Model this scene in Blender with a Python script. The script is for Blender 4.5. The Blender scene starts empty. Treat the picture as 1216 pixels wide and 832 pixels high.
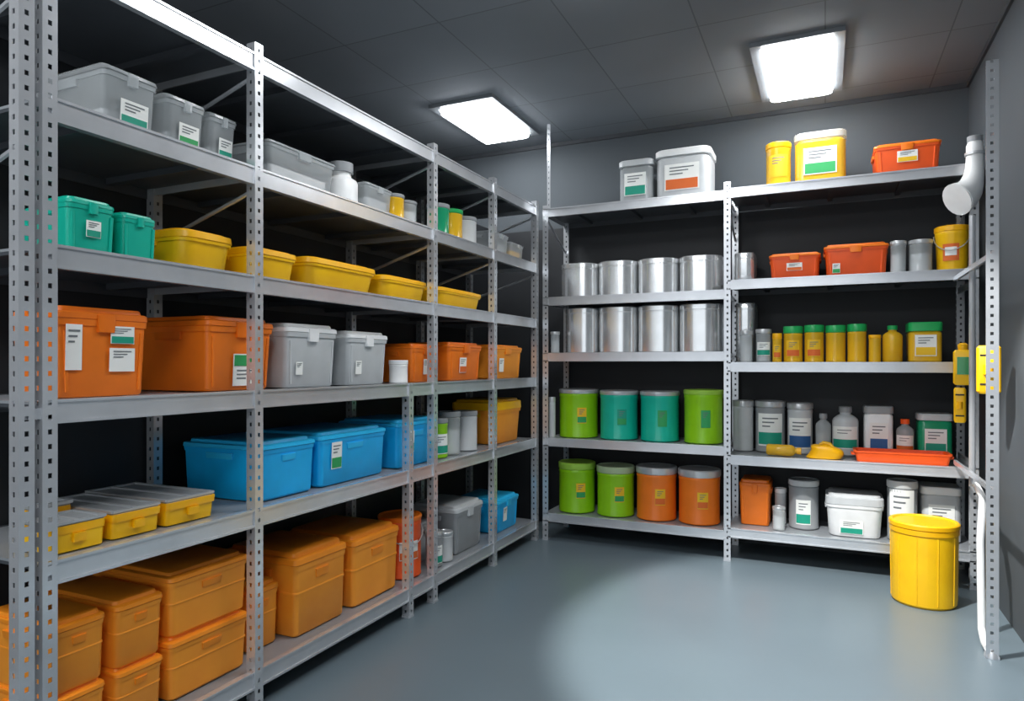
import bpy, math, random
from mathutils import Vector
random.seed(4)
sc = bpy.context.scene
sc.view_settings.view_transform = 'Standard'
sc.view_settings.look = 'None'
TAU = math.tau

# ---------------------------------------------------------------- materials
def lin(h):
    h = h.lstrip('#')
    o = []
    for i in (0, 2, 4):
        c = int(h[i:i+2], 16)/255
        o.append(c/12.92 if c <= .04045 else ((c+.055)/1.055)**2.4)
    return o
_m = {}
def M(name, col=None, rough=.5, metal=0., alpha=1., var=.06, scale=9., emit=0., bump=0.):
    if name in _m: return _m[name]
    c = lin(col)
    m = bpy.data.materials.new(name); m.use_nodes = True
    nt = m.node_tree; b = nt.nodes['Principled BSDF']
    tc = nt.nodes.new('ShaderNodeTexCoord'); n = nt.nodes.new('ShaderNodeTexNoise')
    n.inputs['Scale'].default_value = scale; n.inputs['Detail'].default_value = 3
    nt.links.new(tc.outputs['Object'], n.inputs['Vector'])
    r = nt.nodes.new('ShaderNodeValToRGB')
    r.color_ramp.elements[0].position = .3; r.color_ramp.elements[1].position = .7
    r.color_ramp.elements[0].color = [x*(1-var) for x in c]+[1]
    r.color_ramp.elements[1].color = [min(1, x*(1+var)) for x in c]+[1]
    nt.links.new(n.outputs['Fac'], r.inputs['Fac'])
    nt.links.new(r.outputs['Color'], b.inputs['Base Color'])
    b.inputs['Roughness'].default_value = rough
    b.inputs['Metallic'].default_value = metal
    b.inputs['Alpha'].default_value = alpha
    if emit:
        b.inputs['Emission Color'].default_value = c+[1]
        b.inputs['Emission Strength'].default_value = emit
    _m[name] = m
    return m
STEEL = M('galvanised_steel', '#DADDE1', .24, .6)
BOARD = M('shelf_board_steel', '#9CA1A6', .42, .3)
UNDER = M('shelf_underside_shade', '#45494E', .5, .1)  # shade below the shelves put into the colour, darker than the board tops
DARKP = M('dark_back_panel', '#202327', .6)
INOX  = M('stainless_steel', '#F2F4F5', .22, .75, var=.05)
ALU   = M('lid_aluminium', '#CDD0D2', .3, .5)
ORG   = M('orange_plastic', '#F57C18', .42)
ORGL  = M('orange_lid_plastic', '#EC740F', .42)
TAN   = M('amber_orange_plastic', '#FF9E2C', .45)
TANL  = M('amber_orange_lid', '#F79220', .45)
DOR   = M('deep_orange_plastic', '#F25A18', .4)
YEL   = M('yellow_plastic', '#FFC40C', .38)
YELL  = M('yellow_lid_plastic', '#FFBA06', .38)
BLU   = M('blue_plastic', '#0CB4F6', .4)
BLUL  = M('blue_lid_plastic', '#2AC2FA', .38)
TEAL  = M('teal_plastic', '#0AB49A', .35)
LIME  = M('lime_plastic', '#8CCA10', .35)
GRN   = M('green_plastic', '#1EA858', .35)
GREY  = M('grey_plastic', '#C4C8CA', .4)
GREYD = M('mid_grey_plastic', '#95999C', .4)
WHT   = M('white_plastic', '#EEF0F0', .4)
CLR   = M('clear_plastic', '#D4DADC', .12, 0, .40, .03)
CLRY  = M('clear_yellow_plastic', '#F8C42A', .15, 0, .75, .03)
CLRG  = M('clear_green_plastic', '#22AA78', .15, 0, .75, .03)
PAP   = M('label_paper', '#F2F4F0', .7, var=.02)
LTL   = M('label_teal', '#129A80', .6, var=.02)
LGR   = M('label_green', '#2FA05A', .6, var=.02)
LOR   = M('label_orange', '#E06A28', .6, var=.02)
LBL   = M('label_blue', '#2A5F9A', .6, var=.02)
LYE   = M('label_yellow', '#F0C020', .6, var=.02)
INK   = M('label_ink', '#70767A', .7, var=.02)
BLK   = M('black_rubber', '#1B1C1E', .5)
LL    = M('lime_lid','#9CCB4A',.35)
OMID  = M('orange_mid','#F07A1E',.4)
GGL   = M('green_grey_lid','#A8BC96',.35)

# ---------------------------------------------------------------- mesh builder
class B:
    def __init__(s): s.v=[]; s.f=[]; s.m=[]; s.mats=[]
    def mi(s, m):
        if m not in s.mats: s.mats.append(m)
        return s.mats.index(m)
    def box(s, x0,x1,y0,y1,z0,z1,m):
        if x0>x1: x0,x1=x1,x0
        if y0>y1: y0,y1=y1,y0
        n=len(s.v); k=s.mi(m)
        s.v += [(x,y,z) for z in (z0,z1) for y in (y0,y1) for x in (x0,x1)]
        for f in ((0,2,3,1),(4,5,7,6),(0,1,5,4),(2,6,7,3),(0,4,6,2),(1,3,7,5)):
            s.f.append(tuple(n+i for i in f)); s.m.append(k)
    def loft(s, secs, m, k=5, cap0=True, cap1=True):
        n0=len(s.v); mi=s.mi(m); N=4*(k+1)
        for sec in secs:
            z,hx,hy,r = sec[:4]; cx,cy = (sec[4],sec[5]) if len(sec)>4 else (0,0)
            r=min(r,hx*.999,hy*.999)
            for q,(sx,sy) in enumerate(((1,1),(-1,1),(-1,-1),(1,-1))):
                for i in range(k+1):
                    a=q*math.pi/2+i/k*math.pi/2
                    s.v.append((cx+sx*(hx-r)+r*math.cos(a), cy+sy*(hy-r)+r*math.sin(a), z))
        for j in range(len(secs)-1):
            for i in range(N):
                a=n0+j*N+i; b=n0+j*N+(i+1)%N
                s.f.append((a,b,b+N,a+N)); s.m.append(mi)
        if cap0: s.f.append(tuple(n0+i for i in reversed(range(N)))); s.m.append(mi)
        if cap1:
            t=n0+(len(secs)-1)*N
            s.f.append(tuple(t+i for i in range(N))); s.m.append(mi)
    def lathe(s, prof, m, cx=0, cy=0, k=8, **kw):
        s.loft([(z,r,r,r,cx,cy) for r,z in prof], m, k, **kw)
    def arc(s, r, a0, a1, z0, z1, m, n=10, r1=None):
        k=s.mi(m); b=len(s.v); r1=r1 or r
        for i in range(n+1):
            a=a0+(a1-a0)*i/n
            s.v += [(r*math.cos(a),r*math.sin(a),z0),(r1*math.cos(a),r1*math.sin(a),z1)]
        for i in range(n):
            s.f.append((b+2*i,b+2*i+2,b+2*i+3,b+2*i+1)); s.m.append(k)
    def tube(s, pts, r, m, n=8):
        R=r if isinstance(r,(list,tuple)) else [r]*len(pts)
        pts=[Vector(p) for p in pts]; k=s.mi(m); b=len(s.v)
        for i,p in enumerate(pts):
            t=(pts[min(i+1,len(pts)-1)]-pts[max(i-1,0)]).normalized()
            u=t.orthogonal().normalized() if i==0 else (u-t*u.dot(t)).normalized()
            w=t.cross(u)
            for j in range(n):
                a=TAU*j/n; s.v.append(tuple(p+u*R[i]*math.cos(a)+w*R[i]*math.sin(a)))
        for i in range(len(pts)-1):
            for j in range(n):
                a=b+i*n+j; c=b+i*n+(j+1)%n
                s.f.append((a,c,c+n,a+n)); s.m.append(k)
        s.f.append(tuple(b+j for j in reversed(range(n)))); s.m.append(k)
        e=b+(len(pts)-1)*n
        s.f.append(tuple(e+j for j in range(n))); s.m.append(k)
    def obj(s, name, loc=(0,0,0), rot=0, ang=35):
        me=bpy.data.meshes.new(name); me.from_pydata(s.v,[],s.f)
        for m in s.mats: me.materials.append(m)
        me.polygons.foreach_set('material_index', s.m)
        me.update(); me.shade_smooth(); me.set_sharp_from_angle(angle=math.radians(ang))
        o=bpy.data.objects.new(name, me); o.location=loc; o.rotation_euler=(0,0,rot)
        sc.collection.objects.link(o)
        return o

# ---------------------------------------------------------------- room
RX=.84; LX=-3.05; BY=5.2; FY=-1.6; CZ=3.11
def surf_mat(name, col, rough, tile=None, spec=.3):
    m=bpy.data.materials.new(name); m.use_nodes=True; nt=m.node_tree; b=nt.nodes['Principled BSDF']
    c=lin(col); tc=nt.nodes.new('ShaderNodeTexCoord')
    n=nt.nodes.new('ShaderNodeTexNoise'); n.inputs['Scale'].default_value=1.3; n.inputs['Detail'].default_value=6
    nt.links.new(tc.outputs['Object'],n.inputs['Vector'])
    r=nt.nodes.new('ShaderNodeValToRGB')
    r.color_ramp.elements[0].position=.3; r.color_ramp.elements[1].position=.7
    r.color_ramp.elements[0].color=[x*.95 for x in c]+[1]; r.color_ramp.elements[1].color=[x*1.05 for x in c]+[1]
    nt.links.new(n.outputs['Fac'],r.inputs['Fac']); out=r.outputs['Color']
    if tile:
        bt=nt.nodes.new('ShaderNodeTexBrick'); bt.offset=0
        bt.inputs['Scale'].default_value=1; bt.inputs['Brick Width'].default_value=tile[0]; bt.inputs['Row Height'].default_value=tile[1]
        bt.inputs['Mortar Size'].default_value=.004; bt.inputs['Mortar Smooth'].default_value=.1
        bt.inputs['Color1'].default_value=(1,1,1,1); bt.inputs['Color2'].default_value=(.93,.93,.93,1); bt.inputs['Mortar'].default_value=(.62,.62,.62,1)
        nt.links.new(tc.outputs['Object'],bt.inputs['Vector'])
        mx=nt.nodes.new('ShaderNodeMix'); mx.data_type='RGBA'; mx.blend_type='MULTIPLY'; mx.inputs[0].default_value=1
        nt.links.new(out,mx.inputs[6]); nt.links.new(bt.outputs['Color'],mx.inputs[7]); out=mx.outputs[2]
    nt.links.new(out,b.inputs['Base Color'])
    b.inputs['Roughness'].default_value=rough; b.inputs['Specular IOR Level'].default_value=spec
    return m
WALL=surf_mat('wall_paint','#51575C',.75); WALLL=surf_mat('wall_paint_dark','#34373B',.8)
FLO=surf_mat('floor_epoxy','#6B7981',.32,spec=.4); CEI=surf_mat('ceiling_tiles','#7C8187',.85,(.62,.62))
def slab(name,x0,x1,y0,y1,z0,z1,m):
    b=B(); b.box(x0,x1,y0,y1,z0,z1,m); return b.obj(name)
slab('floor',LX,RX,FY,BY,-.1,0,FLO)
slab('ceiling',LX,RX,FY,BY,CZ,CZ+.1,CEI)
slab('wall_back',LX-.1,RX+.1,BY,BY+.1,-.1,CZ+.1,WALL)
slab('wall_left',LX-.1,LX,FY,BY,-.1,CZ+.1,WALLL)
slab('wall_right',RX,RX+.1,FY,BY,-.1,CZ+.1,WALL)
TR=M('trim_dark','#3E4247',.6)
slab('trim_1',LX,RX,BY-.015,BY,CZ-.03,CZ,TR); slab('trim_2',RX-.015,RX,FY,BY-.015,CZ-.03,CZ,TR)

EM=M('light_diffuser','#FBFDFF',.5,emit=24,var=0)
FRM=M('light_frame','#7C8186',.4,.2)
def panel(x0,x1,y0,y1,em=EM):
    b=B(); cx,cy=(x0+x1)/2,(y0+y1)/2; hx,hy=(x1-x0)/2,(y1-y0)/2; w=.05
    for a in ((-hx,hx,-hy,-hy+w),(-hx,hx,hy-w,hy),(-hx,-hx+w,-hy+w,hy-w),(hx-w,hx,-hy+w,hy-w)):
        b.box(*a,-.025,0,FRM)
    b.loft([(-.065,hx-w-.025,hy-w-.025,.02),(-.055,hx-w-.010,hy-w-.010,.02),(-.01,hx-w-.003,hy-w-.003,.02)],em)
    b.obj('ceiling_light_panel',(cx,cy,CZ))
panel(-2.52,-2.02,4.06,4.88); panel(-.39,.10,4.04,4.92)
panel(-1.25,-.65,2.2,3.0); panel(-.6,.1,-.6,.3); panel(-2.2,-1.6,-.6,.3)
b=B(); b.lathe([(.07,-.09),(.075,-.085),(.075,0)],FRM,cap0=False); b.obj('ceiling_downlight',(-.35,2.75,CZ))
sl=bpy.data.lights.new('downlight_spot','SPOT'); sl.energy=560; sl.spot_size=math.radians(62); sl.spot_blend=.3; sl.shadow_soft_size=.03; sl.color=(1,.99,.97)
so=bpy.data.objects.new('downlight_spot',sl); so.location=(-.35,2.75,CZ-.10)
so.rotation_euler=(Vector((.36,3.38,0))-so.location).to_track_quat('-Z','Y').to_euler(); sc.collection.objects.link(so)

# ---------------------------------------------------------------- racks
def strip(b, ax, fixed, a0, a1, z0, z1, th=.003, m=STEEL):
    w=a1-a0; g=.36*w
    def bx(p,q,za,zb):
        if ax=='x': b.box(fixed,fixed+th,p,q,za,zb,m)
        else: b.box(p,q,fixed,fixed+th,za,zb,m)
    bx(a0,a0+g,z0,z1); bx(a1-g,a1,z0,z1)
    z=z0
    while z<z1-.03:
        bx(a0+g,a1-g,z,z+.026); z+=.040
    bx(a0+g,a1-g,z,z1)
def post(b,x,y,z0,z1,sx,sy,w=.040):
    a,c=(y,y+sy*w) if sy>0 else (y-w,y)
    strip(b,'x',x if sx<0 else x-.003,a,c,z0,z1)
    a,c=(x-w,x) if sx<0 else (x,x+w)
    strip(b,'y',y if sy>0 else y-.003,a,c,z0,z1)
    b.box(x-w if sx<0 else x-.006, x+.006 if sx<0 else x+w, y-.004 if sy>0 else y-w, y+w if sy>0 else y+.004, z0, z0+.012, STEEL)

LZ=[2.46,2.035,1.63,1.20,.755,.15]
b=B(); XF=-1.935; XB=-2.52
ys=[1.135,1.89,3.16,3.90,4.60]
for y in ys:
    post(b,-1.93,y,0.001,2.50,-1,1)
    post(b,XB+.04,y,0.001,2.50,-1,1)
post(b,-1.93,2.92,0.001,1.2,-1,1)
post(b,-1.93,1.075,0.001,2.62,-1,1)               # doubled end upright
for z in (.2,1.15,2.4): b.box(-1.945,-1.935,1.08,1.17,z,z+.03,STEEL)
Y0,Y1=1.14,4.635
def shelf_l(b,z,y0,y1):
    h=.062
    b.box(XF-.004,XF,y0,y1,z-h,z,STEEL)
    b.box(XF-.02,XF+.005,y0,y1,z-.006,z+.002,STEEL)
    b.box(XF-.02,XF+.005,y0,y1,z-h-.003,z-h+.005,STEEL)
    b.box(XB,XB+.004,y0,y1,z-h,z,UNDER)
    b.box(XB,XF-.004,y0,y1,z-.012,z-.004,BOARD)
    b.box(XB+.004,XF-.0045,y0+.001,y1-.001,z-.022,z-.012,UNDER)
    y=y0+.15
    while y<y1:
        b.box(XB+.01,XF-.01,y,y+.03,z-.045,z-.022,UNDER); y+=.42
for z in LZ: shelf_l(b,z,Y0,Y1)
for y in ys:
    if y>1.2:
        for z in LZ:
            b.box(XB,XF,y+.004,y+.012,z-.05,z-.005,STEEL)
    for z in (2.38,1.95):
        b.tube([(XF-.03,y+.02,z),(XB+.03,y+.02,z-.16)],.008,STEEL,6)
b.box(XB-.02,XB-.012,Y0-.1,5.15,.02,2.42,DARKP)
b.obj('storage_rack')

b=B(); YF=4.655; YBk=5.13
BL=[2.445,1.79,1.38,.755,.20]; BR=[2.455,1.85,1.31,.70,.22]
XL,XM,XR=-1.895,-.605,.80
def shelf_b(z,x0,x1):
    h=.058
    b.box(x0,x1,YF,YF+.004,z-h,z,STEEL); b.box(x0,x1,YF-.005,YF+.02,z-.006,z+.002,STEEL)
    b.box(x0,x1,YF-.005,YF+.02,z-h-.003,z-h+.005,STEEL)
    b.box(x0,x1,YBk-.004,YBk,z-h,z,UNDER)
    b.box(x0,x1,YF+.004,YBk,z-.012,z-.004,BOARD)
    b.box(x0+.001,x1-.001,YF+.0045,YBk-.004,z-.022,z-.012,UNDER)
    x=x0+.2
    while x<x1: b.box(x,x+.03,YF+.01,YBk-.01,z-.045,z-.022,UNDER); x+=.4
for z in BL: shelf_b(z,XL,XM)
for z in BR: shelf_b(z,XM+.02,XR)
for x in (XL,XM,XR-.04):
    post(b,x,4.65,0.001,2.50 if x!=XL else 2.47,1,1); post(b,x,YBk-.04,0.001,2.47,1,1)
    for z in BL: b.box(x,x+.008,4.66,YBk,z-.05,z-.01,STEEL)
    b.tube([(x+.02,4.68,2.37),(x+.02,5.08,2.18)],.008,STEEL,6)
strip(b,'y',4.655,XL+.03,XL+.055,2.44,3.07)
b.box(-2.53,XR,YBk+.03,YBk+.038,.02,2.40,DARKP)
b.obj('storage_rack')

# ---------------------------------------------------------------- item builders
def flat_label(b,hyf,cx,z0,z1,w,band=LTL,bot=True,h=.1):
    def pl(za,zb,xc,ww,m,off):
        b.loft([(za,ww/2,.0008,.0002,xc,hyf(za)-off),(zb,ww/2,.0008,.0002,xc,hyf(zb)-off)],m,1)
    H=z1-z0
    pl(z0,z1,cx,w,PAP,.003)
    if band:
        if bot: pl(z0+.04*H,z0+.42*H,cx,w*.92,band,.0045)
        else: pl(z0+.62*H,z0+.96*H,cx,w*.92,band,.0045)
    for i in range(3):
        zz=z0+H*((.86-.12*i) if bot else (.48-.12*i))
        pl(zz-.02*H,zz+.02*H,cx-w*.08*i,w*(.7-.16*i),INK,.0045)

def storage_bin(w,d,h,col,lid,labels=(),style='std',contents=None,fill=.6):
    b=B(); hx,hy=w/2,d/2; r=min(.022,hx*.3)
    lz=h*(.86 if h>.12 else .78)
    t0,t1=(.90,.955)
    if style=='bowl': t0,t1,r,lz=.88,.95,min(.055,min(hx,hy)*.5),h*.76
    if style=='crate': t0,t1=.93,.965
    F=lambda z: -hy*(t0+(t1-t0)*z/lz)
    b.loft([(0,hx*t0*.97,hy*t0*.97,r),(.008,hx*t0,hy*t0,r),(lz,hx*t1,hy*t1,r)],col)
    b.loft([(lz-h*.07,hx*.975,hy*.975,r),(lz,hx*.985,hy*.985,r)],col)
    if contents:
        b.loft([(.01,hx*t0*.9,hy*t0*.9,r),(lz*fill,hx*t0*.92,hy*t0*.92,r)],contents)
    b.loft([(lz,hx*.98,hy*.98,r),(lz+.003,hx,hy,r),(h*.93,hx*.99,hy*.99,r),(h*.945,hx*.955,hy*.955,r),
            (h*.945,hx*.9,hy*.88,r*.8),(h*.99,hx*.88,hy*.86,r*.8),(h,hx*.86,hy*.84,r*.8)],lid)
    if style=='std' and col is not CLR:
        for fx in (-.84,.84):
            b.loft([(h*.06,.005,.003,.002,fx*hx*t0,F(h*.06)),(lz*.85,.005,.003,.002,fx*hx*t1,F(lz*.85))],col,2)
    for sx in (-1,1):
        b.loft([(lz*.80,.006,hy*.32,.004,sx*hx*.965,0),(lz*.92,.010,hy*.34,.006,sx*hx*.955,0)],lid,2)
    if style=='std':
        b.loft([(lz*.84,hx*.17,.008,.004,0,-hy*.975),(h*.92,hx*.19,.007,.004,0,-hy*.985)],lid,2)
    if style=='crate':
        if col is TAN: b.loft([(h*.50,hx*.96,hy*.955,r),(h*.51,hx*.965,hy*.96,r),(h*.525,hx*.965,hy*.96,r),(h*.535,hx*.96,hy*.955,r)],col)
        b.loft([(lz*.74,hx*.22,.004,.002,0,F(lz*.74)),(lz*.86,hx*.24,.006,.002,0,F(lz*.86))],lid,2)
    for (cx,a,c,lw,band,bot) in labels:
        flat_label(b,lambda z:F(z)-.004,cx*hx,a*h,c*h,lw*w,band,bot)
    return b

def canister(r,h,col,lid,label=None,ang=-math.pi/2,band=LTL,neck=.9,lidh=.13,contents=None,handle=False,paper=PAP):
    b=B(); lz=h*(1-lidh)
    b.lathe([(r*.93,0),(r*.97,.006),(r*.97,h*.03),(r*.95,h*.045),(r*.95,lz*.9),(r*.97,lz*.93),(r*.97,lz*.97),(r*neck,lz)],col)
    b.lathe([(r*(neck+.02),lz-.002),(r*.99,lz+.002),(r,lz+h*.02),(r,h*.975),(r*.96,h*.99),(r*.9,h*.99),(r*.86,h*.975),(r*.0+.01,h*.975)],lid,)
    if contents:
        b.lathe([(r*.85,.01),(r*.86,lz*.65)],contents)
    if label:
        z0,z1,sp=label; z0*=h; z1*=h; H=z1-z0; R=r*.955+.0015
        b.arc(R,ang-sp,ang+sp,z0,z1,paper)
        b.arc(R+.001,ang-sp*.95,ang+sp*.95,z0+H*.05,z0+H*.42,band)
        for i in range(3):
            b.arc(R+.001,ang-sp*.6,ang+sp*(.6-.3*i),z0+H*(.85-.12*i)-.02*H,z0+H*(.85-.12*i)+.02*H,INK,6)
    if handle:
        pts=[(r*1.03*math.cos(a),r*1.03*math.sin(a), lz*.9-math.sin((a-ang+math.pi/2)%TAU)*h*.28) for a in [ang-math.pi/2+math.pi*i/14 for i in range(15)]]
        b.tube(pts,.003,ALU,6)
    return b

def bottle(r,h,col,cap,label=True,ang=-math.pi/2,band=LTL,capf=.12,shoulder=.7,neck=.42,contents=None):
    b=B()
    b.lathe([(r*.9,0),(r,.008),(r,h*shoulder),(r*.93,h*(shoulder+.05)),(r*.7,h*(shoulder+.1)),(r*neck,h*(shoulder+.14)),(r*neck,h*(1-capf)+.002)],col)
    b.lathe([(r*neck*1.2,h*(1-capf)),(r*neck*1.22,h*.99),(r*neck*1.1,h)],cap)
    if contents: b.lathe([(r*.9,.01),(r*.9,h*shoulder*.75)],contents)
    if label:
        b.arc(r+.0015,ang-1.1,ang+1.1,h*.15,h*.6,PAP); b.arc(r+.0025,ang-1.05,ang+1.05,h*.17,h*.34,band)
        for i in range(2): b.arc(r+.0025,ang-.6,ang+.5-.3*i,h*(.52-.06*i),h*(.535-.06*i),INK,6)
    return b

def sqjar(w,d,h,col,lid,label=True,band=LTL,contents=None,rr=.35,lidh=.14):
    b=B(); hx,hy=w/2,d/2; r=min(hx,hy)*rr; lz=h*(1-lidh)
    b.loft([(0,hx*.9,hy*.9,r),(.008,hx*.96,hy*.96,r),(lz*.93,hx*.96,hy*.96,r),(lz,hx*.86,hy*.86,r)],col)
    b.loft([(lz-.002,hx*.9,hy*.9,r),(lz,hx,hy,r),(h*.975,hx,hy,r),(h,hx*.95,hy*.95,r)],lid)
    if contents: b.loft([(.012,hx*.88,hy*.88,r),(lz*.7,hx*.88,hy*.88,r)],contents)
    if label: flat_label(b,lambda z:-hy*.96-.001,0,h*.15,h*.68,w*.62,band,True)
    return b

G=.001
def PL(name,b,y0,y1,z,d=.4,fx=-2.0): b.obj(name,(fx-d/2,(y0+y1)/2,z+G),math.pi/2)
def PLc(name,b,y,z,r,fx=-2.0): b.obj(name,(fx-r,y,z+G))
def PB(name,b,x0,x1,z,d=.32,fy=4.71): b.obj(name,((x0+x1)/2,fy+d/2,z+G))
def PBc(name,b,x,z,r,fy=4.71): b.obj(name,(x,fy+r,z+G))
def la(x,y): return math.atan2(1.0-y,-.1-x)

# ---------------------------------------------------------------- LEFT RACK
z=LZ[1]
for (y0,y1,d,h,bd) in ((1.36,1.55,.40,.20,LTL),(1.58,1.74,.36,.185,LGR),(1.76,1.88,.36,.18,LTL)):
    PL('clear_storage_bin',storage_bin(y1-y0,d,h,CLR,CLR,[(.1,.08,.5,.5,bd,True)],contents=GREY,fill=.35),y0,y1,z,d)
PL('clear_storage_bin',storage_bin(.42,.34,.17,CLR,CLR,contents=WHT,fill=.5),2.03,2.45,z,.34)
PLc('white_bottle',bottle(.078,.21,WHT,GREYD,False,capf=.22,shoulder=.55,neck=.6),2.57,z,.078)
PL('clear_storage_bin',storage_bin(.22,.25,.15,CLR,CLR,contents=GREY),2.67,2.89,z,.25)
PLc('yellow_jar',canister(.055,.15,CLRY,GREYD),2.97,z,.055)
PLc('clear_jar',canister(.055,.14,CLR,GREYD,contents=GREY),3.09,z,.055)
PLc('green_jar',canister(.07,.20,CLRG,GREYD),3.44,z,.07)
PLc('yellow_jar',canister(.07,.20,CLRY,GRN),3.60,z,.07)
PLc('white_jar',canister(.075,.19,GREY,GREYD),3.78,z,.075)
PL('clear_storage_bin',storage_bin(.26,.25,.16,CLR,CLR,contents=GREY),4.03,4.29,z,.25)
PL('clear_storage_bin',storage_bin(.22,.25,.13,CLR,CLR,contents=YEL),4.33,4.55,z,.25)
z=LZ[2]
PL('teal_storage_tub',storage_bin(.15,.2,.165,TEAL,TEAL,[(.0,.3,.6,.3,LTL,True)]),1.25,1.40,z,.2)
PL('teal_storage_tub',storage_bin(.12,.18,.15,TEAL,TEAL),1.42,1.54,z,.18)
PL('teal_storage_tub',storage_bin(.10,.12,.17,TEAL,TEAL),1.32,1.42,z,.12,-2.24)
for (y0,y1,d,h) in ((1.64,1.88,.42,.145),(1.95,2.22,.38,.13),(2.27,2.77,.42,.14),(2.82,3.24,.36,.125),(3.34,3.90,.36,.12)):
    PL('yellow_storage_tub',storage_bin(y1-y0,d,h,YEL,YELL,style='bowl'),y0,y1,z,d)
z=LZ[3]
PL('orange_storage_bin',storage_bin(.30,.24,.27,ORG,ORGL,[(-.66,.3,.8,.16,None,True),(.35,.28,.55,.28,None,True),(.35,.6,.8,.26,LTL,True)]),1.215,1.515,z,.24)
PL('orange_storage_bin',storage_bin(.33,.42,.275,ORG,ORGL,[(.1,.06,.5,.35,LGR,False)]),1.74,2.07,z,.42)
PL('grey_storage_bin',storage_bin(.33,.36,.27,GREY,WHT,[(-.5,.2,.4,.12,None,True)]),2.13,2.46,z,.36)
PL('grey_storage_bin',storage_bin(.32,.34,.255,GREY,WHT,[(-.5,.2,.45,.14,None,True)]),2.53,2.85,z,.34)
PL('orange_storage_bin',storage_bin(.27,.3,.21,ORG,ORGL,[(0,.2,.6,.2,None,True)]),3.07,3.34,z,.3)
PLc('white_jar',canister(.05,.12,WHT,WHT,lidh=.2),2.96,z,.05,-1.97)
PL('orange_storage_bin',storage_bin(.42,.34,.23,ORG,ORGL,[(-.2,.2,.6,.2,LOR,True)]),3.46,3.88,z,.34)
PL('amber_storage_bin',storage_bin(.50,.34,.23,TAN,TANL,[(-.4,.2,.6,.14,None,True)]),4.02,4.52,z,.34)
z=LZ[4]
def tray(w,d,h):
    b=B(); hx,hy=w/2,d/2
    b.loft([(0,hx*.94,hy*.94,.015),(h*.8,hx*.97,hy*.97,.015)],YEL)
    b.loft([(h*.62,hx*.99,hy*.99,.015),(h*.8,hx,hy,.015),(h*.9,hx,hy,.015)],YELL)
    b.loft([(h*.9,hx*.95,hy*.96,.01),(h*.97,hx*.94,hy*.95,.01)],GREYD)
    for fx in (-.94,0,.94): b.box(hx*fx-.006,hx*fx+.006,-hy*.95,hy*.95,h*.95,h*1.04,ALU)
    for fy in (-.94,.94): b.box(-hx*.94,hx*.94,hy*fy-.006,hy*fy+.006,h*.95,h*1.03,ALU)
    b.loft([(h*.3,hx*.22,.006,.003,0,-hy),(h*.6,hx*.22,.008,.003,0,-hy)],YELL,2)
    return b
PL('yellow_parts_case',tray(.17,.16,.085),1.19,1.36,z,.16,-1.99)
PL('yellow_parts_case',tray(.17,.40,.085),1.38,1.55,z,.40,-1.99)
PL('yellow_parts_case',tray(.20,.44,.085),1.57,1.77,z,.44,-1.99)
PL('yellow_parts_case',tray(.12,.10,.11),1.25,1.37,z,.10,-2.17)
PL('blue_storage_bin',storage_bin(.33,.44,.235,BLU,BLUL,style='crate'),1.985,2.315,z,.44)
PL('blue_storage_bin',storage_bin(.50,.42,.24,BLU,BLUL,[(-.55,.3,.8,.14,LGR,True)],style='crate'),2.335,2.835,z,.42)
PL('blue_storage_bin',storage_bin(.40,.40,.25,BLU,BLUL,[(-.4,.3,.75,.16,LGR,True)],style='crate'),2.93,3.33,z,.40)
PLc('green_jar',canister(.07,.23,LIME,GREYD,(.1,.6,.9),-.6),3.42,z,.07)
PLc('clear_jar',canister(.075,.26,CLR,GREYD,contents=GREY),3.57,z,.075)
PLc('green_jar',canister(.06,.24,LIME,GREYD),3.68,z,.06,-2.2)
PLc('grey_jar',canister(.075,.25,GREY,GREYD),3.79,z,.075)
PL('amber_storage_bin',storage_bin(.46,.36,.30,TAN,YELL,style='bowl'),4.07,4.53,z,.36)
z=LZ[5]
cr=lambda w,d,h: storage_bin(w,d,h,TAN,TANL,style='crate')
for (y0,y1,d,hs) in ((1.20,1.37,.34,(.19,.21)),(1.40,1.57,.40,(.19,.21)),(1.59,1.94,.44,(.215,.22))):
    zz=z
    for h in hs:
        PL('amber_storage_crate',cr(y1-y0,d,h),y0,y1,zz,d); zz+=h+.001
PL('amber_storage_crate',cr(.16,.36,.26),2.0,2.16,z,.36,-2.06)
PL('amber_storage_crate',cr(.34,.42,.35),2.185,2.525,z,.42)
PL('amber_storage_crate',cr(.38,.44,.335),2.57,2.95,z,.44)
PLc('orange_bucket',canister(.12,.33,DOR,ORG,(.3,.6,.5),-.5,LOR,handle=True,neck=.95,lidh=.08),3.12,z,.12)
PL('grey_storage_bin',storage_bin(.24,.15,.24,GREYD,GREY),2.99,3.23,z,.15,-2.31)
PLc('grey_jar',canister(.05,.20,GREYD,ALU,(.1,.6,.9),-.6),3.33,z,.05,-1.98)
PLc('white_jar',canister(.05,.17,GREY,ALU),3.45,z,.05,-1.98)
PL('grey_storage_bin',storage_bin(.36,.34,.29,GREYD,GREY),3.54,3.90,z,.34,-2.0)
PL('grey_storage_bin',storage_bin(.25,.30,.22,GREY,GREYD),3.27,3.52,z,.30,-2.12)
PL('blue_storage_bin',storage_bin(.36,.34,.23,BLU,BLUL,[(-.3,.3,.7,.16,None,True)]),4.10,4.46,z,.34)

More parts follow.
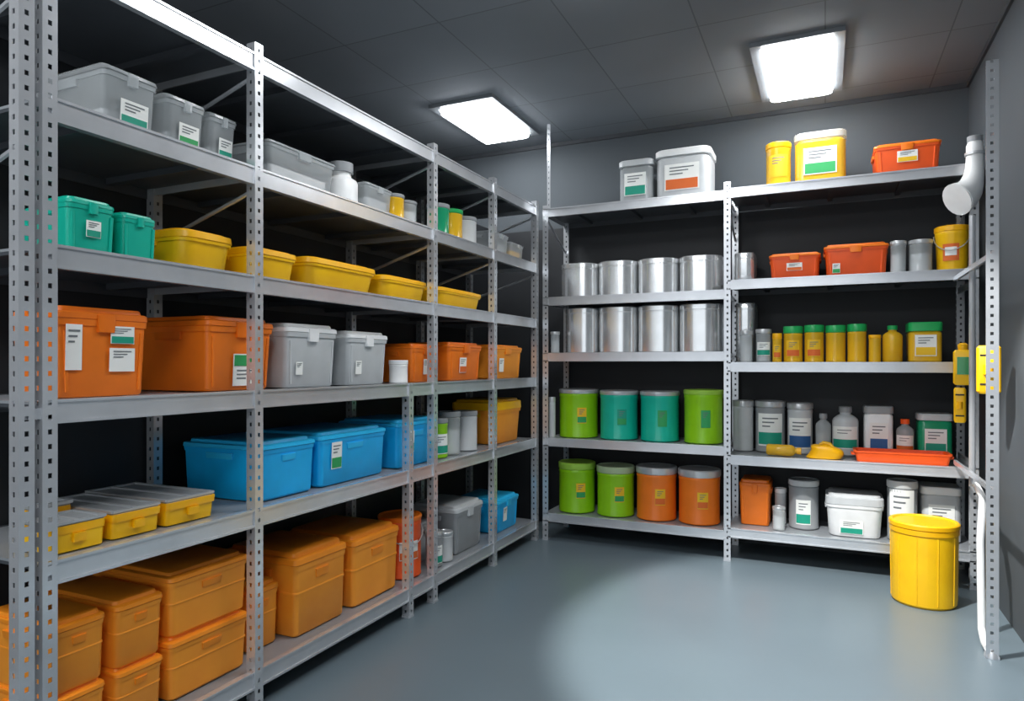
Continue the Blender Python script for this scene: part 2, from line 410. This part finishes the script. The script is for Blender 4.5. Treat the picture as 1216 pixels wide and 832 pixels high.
# ---------------------------------------------------------------- BACK RACK
z=BL[0]
PB('clear_storage_bin',sqjar(.25,.30,.30,CLR,GREY,contents=GREYD,band=LTL),-1.345,-1.095,z,.30)
PB('clear_storage_bin',sqjar(.38,.34,.34,GREY,WHT,band=LOR),-1.085,-.705,z,.34)
z=BR[0]
PBc('yellow_jar',canister(.08,.29,CLRY,YELL,(.2,.7,.8),la(-.27,4.8),LYE,paper=LYE),-.28,z,.08)
PB('clear_yellow_container',sqjar(.31,.30,.32,CLRY,CLR,contents=GREY,band=LGR),-.185,.125,z,.30)
PB('orange_storage_bin',storage_bin(.36,.34,.19,DOR,ORG,[(0,.35,.7,.3,LYE,True)]),.27,.63,z,.34)
def inox(w,d,h):
    b=B(); hx,hy=w/2,d/2; r=min(hx,hy)*.8
    e=.035/h
    b.loft([(0,hx*.96,hy*.96,r),(.006,hx*.985,hy*.985,r),(h*(1-e)-.01,hx*.985,hy*.985,r),(h*(1-e)-.008,hx*.965,hy*.965,r),(h*(1-e)-.003,hx*.965,hy*.965,r),(h*(1-e),hx,hy,r),(h*.985,hx,hy,r),(h,hx*.98,hy*.98,r),(h,hx*.9,hy*.9,r),(h*.97,hx*.86,hy*.86,r)],INOX,10)
    return b
for i in range(4):
    x0=-1.81+i*.293
    PB('stainless_steel_canister',inox(.291,.36,.25),x0,x0+.291,BL[1],.36)
    if i: PB('stainless_steel_canister',inox(.291,.36,.33),x0,x0+.291,BL[2],.36)
    else: PB('stainless_steel_canister',inox(.25,.36,.33),x0+.04,x0+.29,BL[2],.36)
PB('stainless_steel_canister',inox(.125,.30,.19),-.555,-.43,BR[1],.30,4.74)
PB('stainless_steel_canister',inox(.125,.30,.40),-.555,-.43,BR[2],.30,4.80)
z=BL[2]
PBc('clear_jar',canister(.035,.16,CLR,ALU,contents=GREY),-1.825,z,.035,4.68)
z=BR[1]
PB('orange_storage_bin',storage_bin(.31,.34,.165,DOR,ORG,[(0,.3,.6,.3,LOR,True)]),-.335,-.025,z,.34)
PB('orange_storage_bin',storage_bin(.365,.34,.20,DOR,ORG,[(-.6,.1,.4,.12,LGR,True)]),-.01,.355,z,.34)
PBc('clear_jar',canister(.045,.20,CLR,ALU,contents=GREY),.405,z,.045)
PBc('clear_jar',canister(.066,.20,CLR,ALU,contents=GREY),.524,z,.066)
b=B(); r=.088; H=.26
b.lathe([(r*.85,0),(r*.88,.01),(r*.97,.21),(r*1.0,.22),(r*1.0,.235),(r*.97,.24)],YEL)
b.lathe([(r,.235),(r*1.05,.24),(r*1.05,.265),(r*.98,.27),(r*.9,.265)],YELL)
a=la(.69,4.8); b.arc(r*.96,a-.5,a+.5,.06,.16,LOR,8,r*.985); b.arc(r*.975,a-.35,a+.35,.09,.14,PAP,8,r*.995)
b.tube([(r*1.06*math.cos(t),r*1.06*math.sin(t),.22-.1*math.sin(t-(a-math.pi/2))) for t in [a-math.pi/2+math.pi*i/14 for i in range(15)]],.003,ALU,6)
b.obj('yellow_bucket',(.69,4.80,z+G))
z=BR[2]
PBc('clear_jar',canister(.042,.21,CLR,ALU,contents=GREY),-.475,z,.042,4.68)
PBc('clear_jar',canister(.05,.22,CLR,ALU,(.2,.6,.9),la(-.38,4.8),contents=GREY),-.37,z,.05)
for (x,r,h,k) in ((-.285,.03,.19,0),(-.19,.060,.235,1),(-.065,.060,.24,1),(.060,.060,.235,1),(.18,.056,.24,1),(.375,.055,.225,2)):
    if k==2: PBc('yellow_bottle',bottle(r,h,CLRY,GRN,False,la(x,4.8),LYE,contents=YEL),x,z,r)
    else: PBc('yellow_jar',canister(r,h,CLRY,GRN if k else YELL,(.15,.6,.7) if x<0 else None,la(x,4.8),LOR,contents=YEL,lidh=.2,paper=LYE),x,z,r)
PBc('yellow_jar',canister(.035,.17,CLRY,YELL),.278,z,.035)
PB('yellow_container',sqjar(.18,.2,.24,CLRY,GRN,band=LYE,contents=YEL,lidh=.22),.455,.635,z,.2)
z=BL[3]
for (x,r,h,c,nm,pp) in ((-1.69,.15,.36,LIME,'lime_canister',LYE),(-1.375,.142,.355,TEAL,'teal_canister',LTL),(-1.075,.14,.355,TEAL,'teal_canister',LGR),(-.77,.135,.37,LIME,'lime_canister',LGR)):
    PBc(nm,canister(r,h,c,ALU if x!=-.77 else LL,(.3,.62,.24),la(x,4.8)+.1,LGR,lidh=.09,neck=.96,paper=pp),x,z,r)
PBc('grey_jar',canister(.026,.3,GREY,ALU),-1.853,z,.026,4.70)
z=BR[3]
PBc('grey_canister',canister(.07,.35,GREY,ALU),-.52,z,.07,4.9)
PBc('grey_canister',canister(.10,.35,GREYD,ALU,(.12,.75,.9),la(-.35,4.9),LTL),-.345,z,.10,4.9)
PBc('clear_canister',canister(.082,.34,GREY,ALU,(.1,.7,1.0),la(-.16,4.9),LBL),-.155,z,.082,4.9)
PBc('clear_bottle',bottle(.048,.27,CLR,GREYD,False,contents=GREY),-.012,z,.048,4.92)
PBc('grey_bottle',bottle(.078,.32,GREY,GREYD,True,la(.12,4.9),LTL),.12,z,.078,4.9)
PB('white_container',sqjar(.17,.18,.33,WHT,GREYD,band=LBL),.225,.395,z,.18,4.9)
PBc('brown_bottle',bottle(.05,.25,CLR,DOR,True,la(.46,4.9),LOR,contents=ORG),.46,z,.05,4.9)
PB('green_container',sqjar(.19,.18,.29,CLRG,GREY,contents=TEAL,band=LTL),.525,.715,z,.18,4.9)
b=B(); P=[(.03,0),(.037,.01),(.037,.15),(.03,.165),(.018,.175),(.018,.19)]
b.lathe(P,CLRY); b.lathe([(.022,.185),(.022,.21)],YELL)
o=b.obj('yellow_bottle',(-.35,4.76,z+.038)); o.rotation_euler=(0,math.pi/2,-.05)
b=B(); secs=[]
for i in range(9):
    t=i/8; f=math.cos(t*math.pi/2)**.6; secs.append((.085*math.sin(t*math.pi/2),.100*f+.004,.07*f+.004,.06*f+.003,.02*math.sin(5*t),.012*math.cos(4*t)))
b.loft(secs,YELL,4)
b.tube([(-.02,0,.08),(0,0,.095),(.035,-.01,.09),(.06,-.02,.06)],.012,YEL,8)
b.obj('yellow_cloth_bundle',(-.01,4.775,z+G))
def open_tray(w,d,h,m):
    b=B(); hx,hy=w/2,d/2
    b.loft([(0,hx*.93,hy*.88,.02),(h*.85,hx*.97,hy*.96,.02),(h*.85,hx,hy,.02),(h,hx,hy,.02),(h,hx*.95,hy*.92,.02),(h*.12,hx*.9,hy*.85,.02)],m)
    for s in (-1,1): b.loft([(h*.5,.02,hy*.4,.008,s*hx*.97,0),(h*.7,.022,hy*.4,.008,s*hx*.97,0)],m,2)
    return b
PB('orange_tray',open_tray(.52,.20,.065,DOR),.16,.68,z,.20,4.68)
z=BL[4]
for (x,r,h,c,nm,ld) in ((-1.70,.14,.37,LIME,'lime_canister',LL),(-1.40,.14,.36,LIME,'lime_canister',GGL),(-1.10,.145,.375,DOR,'orange_canister',ALU),(-.80,.145,.375,DOR,'orange_canister',ALU)):
    PBc(nm,canister(r,h,c if c is LIME else OMID,ld,(.3,.6,.26),la(x,4.8)+.15,LGR if c is LIME else LOR,lidh=.14,neck=.94,paper=LYE),x,z,r)
z=BR[4]
PB('orange_storage_bin',storage_bin(.20,.26,.30,ORG,ORGL),-.53,-.33,BR[4],.26,4.80)
PBc('clear_jar',canister(.04,.15,CLR,ALU,contents=GREY),-.275,z,.04)
PBc('grey_bottle',canister(.038,.24,GREY,WHT),-.275,z,.038,4.90)
PBc('grey_canister',canister(.095,.32,GREYD,GREY,(.1,.6,.5),la(-.1,4.9)),-.13,z,.095,4.8)
PB('white_storage_tub',storage_bin(.33,.32,.26,WHT,GREY,[(-.1,.08,.4,.4,LTL,True)],style='bowl'),0.0,.33,z,.32)
PBc('grey_canister',canister(.085,.37,GREYD,GREY,(.1,.85,.9),la(.43,4.8),LTL),.43,z,.085)
PB('grey_storage_bin',sqjar(.22,.22,.33,GREY,WHT,band=LTL),.53,.75,z,.22,4.82)

# ---------------------------------------------------------------- floor bucket
b=B(); r=.166; H=.445
b.lathe([(r*.88,0),(r*.94,.012),(r*.97,H*.90),(r*.97,H*.92)],YEL,k=10)
b.lathe([(r*.98,H*.86),(r*1.0,H*.87),(r*1.0,H*.93),(r*.98,H*.935)],YELL,k=10)
b.lathe([(r*1.0,H*.935),(r*1.02,H*.94),(r*1.02,H*.985),(r*.98,H),(r*.9,H),(r*.87,H*.985),(r*.02,H*.985)],YELL,k=10)
for i in range(10):
    a=TAU*i/10
    b.loft([(.02,.003,.003,.002,r*.94*math.cos(a),r*.94*math.sin(a)),(H*.85,.003,.003,.002,r*.966*math.cos(a),r*.966*math.sin(a))],YEL,2)
b.obj('yellow_waste_bin',(.49,4.32,G))

# ---------------------------------------------------------------- right side fixtures
b=B()
post(b,.69,3.60,0.001,2.64,-1,1,.045)
b.lathe([(.03,0),(.03,.01),(.02,.03)],STEEL,.67,3.62)
b.tube([(.66,3.64,.03),(.665,3.74,.02),(.675,3.86,.04),(.68,3.9,.12),(.68,3.92,.45),(.69,3.95,.55),(.72,4.1,.63),(.755,4.6,.67)],.016,WHT,10)
b.tube([(.72,4.36,.64),(.72,4.36,2.10)],.016,STEEL,10)
for zz in (.72,1.78): b.box(.675,.69,3.64,4.64,zz,zz+.025,STEEL)
b.obj('slotted_upright_frame')
def dispenser(w,d,h,win):
    b=B(); hx,hy=w/2,d/2
    b.loft([(0,hx*.8,hy*.8,.012),(.012,hx,hy,.015),(h-.012,hx,hy,.015),(h,hx*.8,hy*.8,.012)],YEL)
    if win:
        b.loft([(h*.3,hx*.6,.004,.003,0,-hy),(h*.8,hx*.6,.004,.003,0,-hy)],CLRG,3)
        b.lathe([(hx*.5,h),(hx*.55,h+.03),(hx*.3,h+.04)],YELL)
    else:
        b.lathe([(hx*.45,h*.4),(hx*.45,h*.6)],YELL,0,-hy)
        for q in (.2,.8): b.box(-hx*.7,hx*.7,-hy-.003,-hy,h*q-.004,h*q+.004,BLK)
    return b
dispenser(.10,.08,.235,False).obj('yellow_control_box',(.725,3.98,1.155),-.2)
dispenser(.095,.06,.20,True).obj('yellow_dispenser',(.715,4.60,1.18),-.15)
dispenser(.06,.05,.20,False).obj('yellow_dispenser',(.70,4.60,.965),-.15)
b=B()
b.tube([(.765,4.56,2.56),(.765,4.56,2.53),(.765,4.56,2.47),(.763,4.555,2.41),(.758,4.55,2.36),(.745,4.54,2.31),(.725,4.52,2.27),(.70,4.50,2.24),(.67,4.48,2.22),(.666,4.477,2.217),(.675,4.483,2.223),(.71,4.51,2.25)],
       [.03,.042,.042,.045,.05,.06,.074,.086,.094,.094,.083,.07],WHT,20)
b.tube([(.765,4.56,2.49),(.765,4.56,2.475)],.05,ALU,16)
b.tube([(.765,4.56,2.58),(.765,4.56,2.55)],.038,GREYD,16)
b.obj('curved_vent_pipe')

# ---------------------------------------------------------------- lights
w=bpy.data.worlds.new('world'); sc.world=w; w.use_nodes=True
w.node_tree.nodes['Background'].inputs[0].default_value=(.88,.94,1,1); w.node_tree.nodes['Background'].inputs[1].default_value=1.15

# ---------------------------------------------------------------- camera
cam=bpy.data.cameras.new('cam'); co=bpy.data.objects.new('camera',cam); sc.collection.objects.link(co)
co.location=(0,0,1.3); co.rotation_euler=(math.radians(90),0,math.radians(24.8))
cam.sensor_width=36; cam.lens=36*805/1216; cam.shift_y=16/1216; cam.clip_start=.02
sc.camera=co
